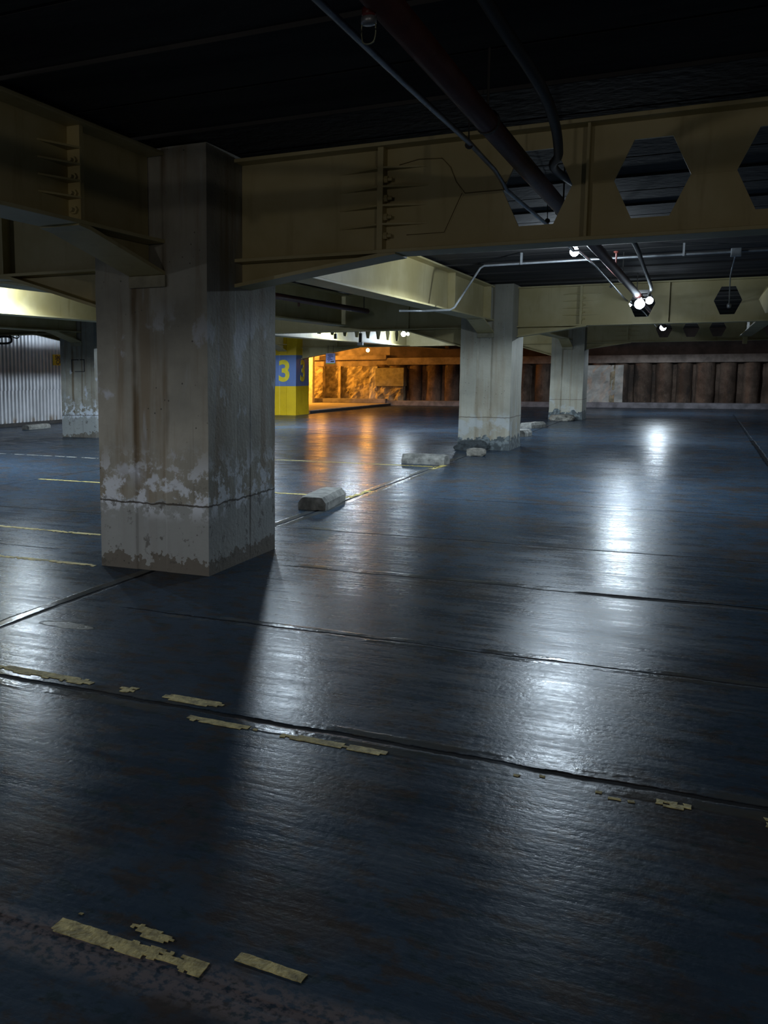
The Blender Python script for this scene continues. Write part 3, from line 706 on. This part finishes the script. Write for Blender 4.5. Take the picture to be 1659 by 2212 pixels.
lamp(1.93, 30.0, 2.93, 'distant white lamp seen through a hole of the farthest castellated beam', r=.10, power=60, spot=350)
lamp(-5.1, 22.9, 2.64, 'distant twin white lamp in front of the pale castellated beam', r=.075, power=70, spot=70, twin=(.14, 0, 0, .045))
lamp(-9.0, 31.4, 2.36, 'small amber lamp glowing in front of the orange wall', BULB_O, 90, col=AMBER, r=.075)
lamp(-11.6, 33.0, 2.50, 'faint amber lamp at the far left end of the orange wall', BULB_O, 70, col=AMBER, r=.05)
lamp(-13.3, 33.2, 2.55, 'added amber fill lamp hidden behind the yellow and blue pillar', BULB_O, 850, col=AMBER, r=.07)  # out-of-sight amber lamp added to brighten the orange wall and island
lamp(-6.2, 5.6, 2.87, 'hidden white lamp beside the glaring cream beam', power=150, spot=140)
lamp(-4.9, 17.5, 2.80, 'white lamp hidden behind the olive haunched beam', power=90, spot=70)
lamp(-1.75, 5.6, 2.93, 'white lamp hidden above the haunch of the nearest beam', power=15, spot=240)
lamp(-1.9, 18.0, 2.93, 'white lamp hidden behind the left part of the olive beam', power=15, spot=420)
lamp(-8.5, 4.6, 2.93, 'white lamp in the bay before the brownish pillar at left', power=10, spot=1100)
lamp(-8.0, 17.6, 2.93, 'added white fill lamp hidden by the foreground pillar in the far left bay', power=0, spot=1500, ang=172)  # unseen lamp added to brighten the corrugated wall and the hanging sign
lamp(-12.7, 16.4, 2.74, 'white lamp above the added shade tray by the corrugated wall', power=130, r=.05)
lamp(-5.2, -7.2, 2.90, 'lamp in the bay at the left of the camera', power=60, spot=680, ang=170, col=(.93, .96, 1.0))
lamp(11.3, 6.5, 2.93, 'white lamp in the next bay on the right', power=0, spot=380, ang=160)
lamp(11.3, 18.5, 2.93, 'second white lamp in the next bay on the right', power=0, spot=380, ang=160)
lamp(.7, -11.5, 2.80, 'lamp behind the camera', power=100, col=WARM)
lamp(6.0, -9.5, 2.85, 'added fill lamp behind the camera to the right', power=80, spot=120, col=WARM)  # unseen fill lamp added to brighten the near girder, ceiling and floor

# ------------------------------------------------------------------ world, camera, colour
w = bpy.data.worlds.new('World'); bpy.context.scene.world = w; w.use_nodes = True
w.node_tree.nodes['Background'].inputs[0].default_value = (.004, .006, .01, 1); w.node_tree.nodes['Background'].inputs[1].default_value = 1
cam = bpy.data.cameras.new('camera'); co = bpy.data.objects.new('camera', cam); C.objects.link(co)
yw, pt, rl = math.radians(26.768), math.radians(-7.439), math.radians(-.328)
fwd = Vector((-math.sin(yw) * math.cos(pt), math.cos(yw) * math.cos(pt), math.sin(pt)))
rt = Vector((math.cos(yw), math.sin(yw), 0)); up = rt.cross(fwd)
R_ = rt * math.cos(rl) + up * math.sin(rl); U_ = rt * -math.sin(rl) + up * math.cos(rl)
M = Matrix((R_, U_, -fwd)).transposed().to_4x4(); M.translation = Vector((3.181, -6.101, 1.5))
co.matrix_world = M
cam.sensor_fit = 'AUTO'; cam.sensor_width = 36; cam.lens = 2042.88 / 2212 * 36
cam.shift_x = (829.5 - 477.47) / 2212; cam.shift_y = (1071.15 - 1106) / 2212
cam.clip_start = .05; cam.clip_end = 200
sc = bpy.context.scene; sc.camera = co
sc.view_settings.view_transform = 'Standard'; sc.view_settings.look = 'None'; sc.view_settings.gamma = 1; sc.view_settings.exposure = 0
sc.view_settings.use_curve_mapping = False
sc.cycles.use_denoising = True
try: sc.cycles.denoiser = 'OPENIMAGEDENOISE'
except Exception: pass
sc.cycles.max_bounces = 6; sc.cycles.sample_clamp_indirect = 4
